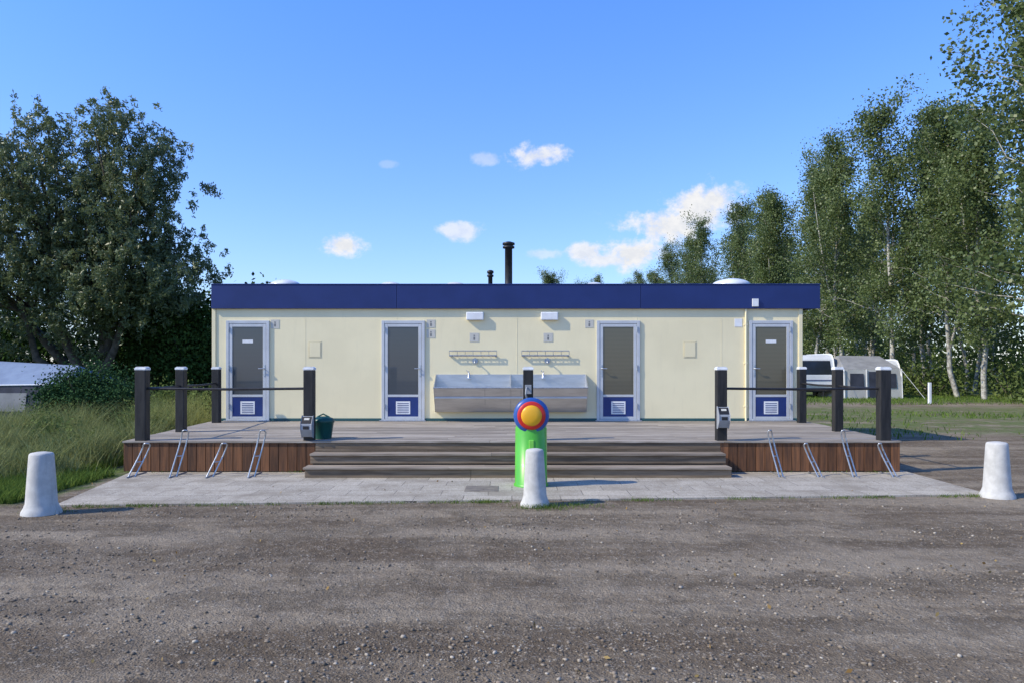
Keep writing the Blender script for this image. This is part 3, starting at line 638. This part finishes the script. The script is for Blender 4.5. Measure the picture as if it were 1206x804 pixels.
def mass(name,ells,n,leaf,m,rough=1.0,loc=(0,0,0),clump=45,stems=True):
    q=QM(); vol=np.array([e[3]*e[5] for e in ells]); vol=vol/vol.sum(); C=[];R=[]
    for e,f in zip(ells,vol):
        nc=max(3,int(n*f/clump))
        for _ in range(nc):
            d=rng.normal(size=3); d/=np.linalg.norm(d); r=rng.uniform(.45,1.08)
            c=np.array(e[:3])+d*r*np.array(e[3:6]); 
            if c[2]<.05: c[2]=rng.uniform(.05,.6)
            sg=leaf*rng.uniform(1.6,3.6)*rough; m_=int(clump*rng.uniform(.5,1.5)); br=rng.uniform(0,.5)
            p=c+rng.normal(0,sg,(m_,3)); p[:,2]=np.abs(p[:,2]); C.append(p); R.append(br+rng.uniform(0,.5,m_))
        if stems:
            for _ in range(5):
                a=rng.normal(size=3)*.5; P=np.array([[e[0],e[1],0],[e[0]+a[0]*e[3]*.6,e[1]+a[1]*e[4]*.6,e[2]*.8],[e[0]+a[0]*e[3]*1.3,e[1]+a[1]*e[4]*1.3,e[2]+e[5]*.7]]); q.tube(P,[.05,.03,.01],0,4)
    q.leaves(np.concatenate(C),leaf,leaf*.7,1,.1,np.concatenate(R)); return q.obj(name,[m_barkd,m],loc)
E=[]
for i in range(46):
    y=33+i*2.2; x=24+rng.uniform(-1.2,4)+max(0,(44-y)*.35); h=rng.uniform(.7,1.9); E.append((x,y,h*.6,rng.uniform(1.0,2),rng.uniform(1,2),h))
for i in range(14): E.append((24+i*1.8+rng.uniform(-.5,.5),34+rng.uniform(0,8),.8,1.3,1.3,rng.uniform(.8,1.7)))
mass('undergrowth',E,42000,.2,m_lund)
E=[]
for i in range(22): E.append((38+rng.uniform(-2,5),34+i*5,3.0,4,4,rng.uniform(3,5.2)))
for i in range(16): E.append((2+i*5.5,150+rng.uniform(-5,5),3,5,4,rng.uniform(3,5)))
mass('distant_trees',E,46000,.42,m_lund)
E=[]
for i in range(20): E.append((-46+i*1.75,42+rng.uniform(-1.5,2.5),2.4,2.2,1.8,rng.uniform(2.6,3.9)))
mass('hedge',E,60000,.25,m_lbush)
mass('round_shrub_tree',[(-16.6,38,3.0,2.3,2.2,2.5),(-15.2,37,1.8,1.6,1.6,1.7),(-17.8,38,3.6,1.8,2,2.1)],34000,.16,m_lbush)
mass('broom_bush',[(-11.3,20.6,.8,1.0,.9,.80),(-12.1,20.8,.6,.8,.7,.6),(-10.4,20.4,.55,.65,.7,.62)],36000,.065,m_lbroom)
mass('broom_bush',[(-8.6,19.4,.45,.8,.7,.5),(-7.5,19,.4,.5,.5,.5)],13000,.07,m_lund)
mass('low_shrub',[(-8.6,14.2,.2,.45,.35,.28),(-7.3,13.0,.15,.35,.3,.24),(-9.6,15.6,.25,.6,.4,.34),(-7.6,15.6,.25,.45,.4,.36),(-10.4,16.8,.25,.5,.4,.32)],15000,.05,m_lund)
def willow():
    q=QM(); base=np.array([-19.2,35,0.])
    env=[(-21.6,35,8.9,4.1,3.4,4.7),(-17.8,35,9.0,3.4,3.4,4.9),(-16.8,34.5,6.2,2.6,3,3.6),(-22.3,34.5,5.2,4.8,3.4,3.4),(-26.2,35.5,8.0,4.0,3.4,4.6),(-18.8,34.4,6.4,3.4,3,4.2)]
    ells=[]; ga=math.pi*(3-5**.5)
    for ei,(cx,cy,cz,rx,ry,rz) in enumerate(env):
        n=23
        for i in range(n):      # evenly spread lobes over each crown mass, then jittered
            zc=1-2*(i+.5)/n; rad=math.sqrt(1-zc*zc); a=i*ga+ei; d=np.array([math.cos(a)*rad,math.sin(a)*rad,zc])+rng.normal(0,.16,3)
            if d[1]>.5 and i%2: continue
            r=rng.uniform(.55,.84); k=rng.uniform(.75,1.25); ells.append((cx+d[0]*rx*r,cy+d[1]*ry*r,cz+d[2]*rz*r,1.2*k,1.2*k,1.5*k))
    for k_ in ((-22.2,35,12.3,1.1,1.1,1.4),(-20.9,34.6,12.0,1.0,1,1.3),(-17.9,34.8,12.6,1.1,1.1,1.4),(-16.6,34.8,11.6,1,1,1.3),(-23.6,34.8,11.4,1.1,1,1.3)): ells.append(k_)
    lim=[]
    for e in env:
        lp=np.array(e[:3]); mid=(base+lp)/2+np.array([rng.normal(0,.5),rng.normal(0,.3),-.6]); lim.append(lp)
        q.tube([base,base*.7+mid*.3+[0,0,.2],mid,lp],[.34,.24,.16,.07],0,8)
    vol=np.array([e[3]*e[5] for e in ells]); vol/=vol.sum(); C=[];R=[]
    for e,f in zip(ells,vol):
        lp=np.array(e[:3]); l0=min(lim,key=lambda p:np.linalg.norm(p-lp)); q.tube([l0*.75+base*.25,(l0+lp)/2+rng.normal(0,.3,3),lp+[0,0,e[5]*.3]],[.07,.04,.012],0,4)
        br0=rng.uniform(0,.3)
        for _ in range(int(1120*f)):
            d=rng.normal(size=3); d/=np.linalg.norm(d); r=rng.uniform(.1,1.0)**.5*rng.uniform(.85,1.25)
            c=lp+d*r*np.array(e[3:6]); br=br0+rng.uniform(0,.25)+.1*(d[2]>0)
            out=np.array([d[0],d[1],0])*.3
            for _s in range(rng.integers(3,8)):
                L=rng.uniform(.5,1.3); m_=int(36*L); s=rng.uniform(0,1,m_)[:,None]; o=c+rng.normal(0,.3,3)
                up=rng.uniform(.3,1.0)
                arc=o+out*s*1.1+np.array([0,0,1.])*(up*s-.8*s**2)*L+rng.normal(0,.07,(m_,3))
                C.append(arc); R.append(br+rng.uniform(0,.5,m_))
    q.leaves(np.concatenate(C),.19,.062,1,.6,np.concatenate(R)); print('willow leaves',sum(len(c) for c in C))
    return q.obj('willow_tree',[m_barkd,m_lwil])
willow()
# ------------------------------------------------------------ grass
q=QM(); N=90000; u=rng.uniform(0,1,N); y=9.1*(32/9.1)**u; x=-5.95-rng.uniform(0,1,N)**1.0*(y*.72-5.3)
mk=(x>-y*.75)&~((y<16.6)&(x>-6.45)&(y>11.5)); x=x[mk];y=y[mk]; pat=np.sin(x*1.1)+np.sin(y*1.6+x)+rng.normal(0,.8,len(x)); mk=pat>-1.7; x=x[mk];y=y[mk]
q.blades(np.stack([x,y,np.zeros(len(x))],1),rng.uniform(.04,.17,len(x))*(.7+y/34),.008*(.6+y/12),.9)
N=26000; x=rng.uniform(6.4,30,N); y=17+rng.uniform(0,1,N)**.8*26; pat=np.sin(x*.9+np.sin(y*.5)*2)+np.sin(y*.8)+rng.normal(0,.8,N); mk=((pat>.6)|(y>35))&~((y>28.5)&(y<33)); x=x[mk];y=y[mk]
q.blades(np.stack([x,y,np.zeros(len(x))],1),rng.uniform(.03,.14,len(x)),.028,.8)
def weeds(cx,cy,n,sp,h):
    q.blades(np.stack([cx+rng.normal(0,sp,n),cy+rng.normal(0,sp*.5,n),np.full(n,.002)],1),rng.uniform(.3,1,n)*h,.006,1.2)
for _ in range(46):
    xx=rng.uniform(-5.3,6); weeds(xx,yF(xx)-.05,int(rng.integers(15,70)),.09,.05)
weeds(.35,8.85,350,.16,.07); weeds(.75,8.98,200,.16,.05); weeds(-5.2,8.6,160,.12,.08)
for _ in range(18): weeds(rng.uniform(-5.9,5.9),11.68,25,.08,.07)
q.obj('grass',[m_grass])
q=QM()
T=[]
for _ in range(150):
    yy=rng.uniform(10.6,22); xx=-6.6-rng.uniform(0,1)*(yy*.62-5.2); T.append((xx,yy,rng.uniform(.18,.45)))
for _ in range(18): T.append((rng.uniform(-8.2,-6.9),rng.uniform(15.2,18.5),rng.uniform(.5,1.0)))
for _ in range(34): T.append((rng.uniform(-10.4,-7.0),rng.uniform(13.2,17),rng.uniform(.45,.85)))
for _ in range(26): T.append((rng.uniform(-9.0,-6.5),rng.uniform(11.2,14),rng.uniform(.35,.68)))
for (xx,yy,h) in T:
    n=int(150*(.6+h)); q.blades(np.stack([xx+rng.normal(0,.10+h*.08,n),yy+rng.normal(0,.10+h*.08,n),np.zeros(n)],1),h*rng.uniform(.35,1.25,n),.010,.95,R=np.clip(rng.uniform(0,.55)+rng.uniform(0,.6,n),0,1))
q.obj('dune_grass',[m_dune])
q=QM(); n=110; y=rng.uniform(3.6,12,n); x=rng.uniform(-.7,.7,n)*y; z=np.where((y>9.6)&(np.abs(x)<5.8)&(y<11.0),.03,.014); mk=~((y>11)&(abs(x)<6.5))
q.leaves(np.stack([x,y,z],1)[mk],.035,.02,0,0); o=q.obj('fallen_leaves',[leafmat('dry_leaf',(.22,.13,.05),(.34,.25,.10),0)])
print('done')
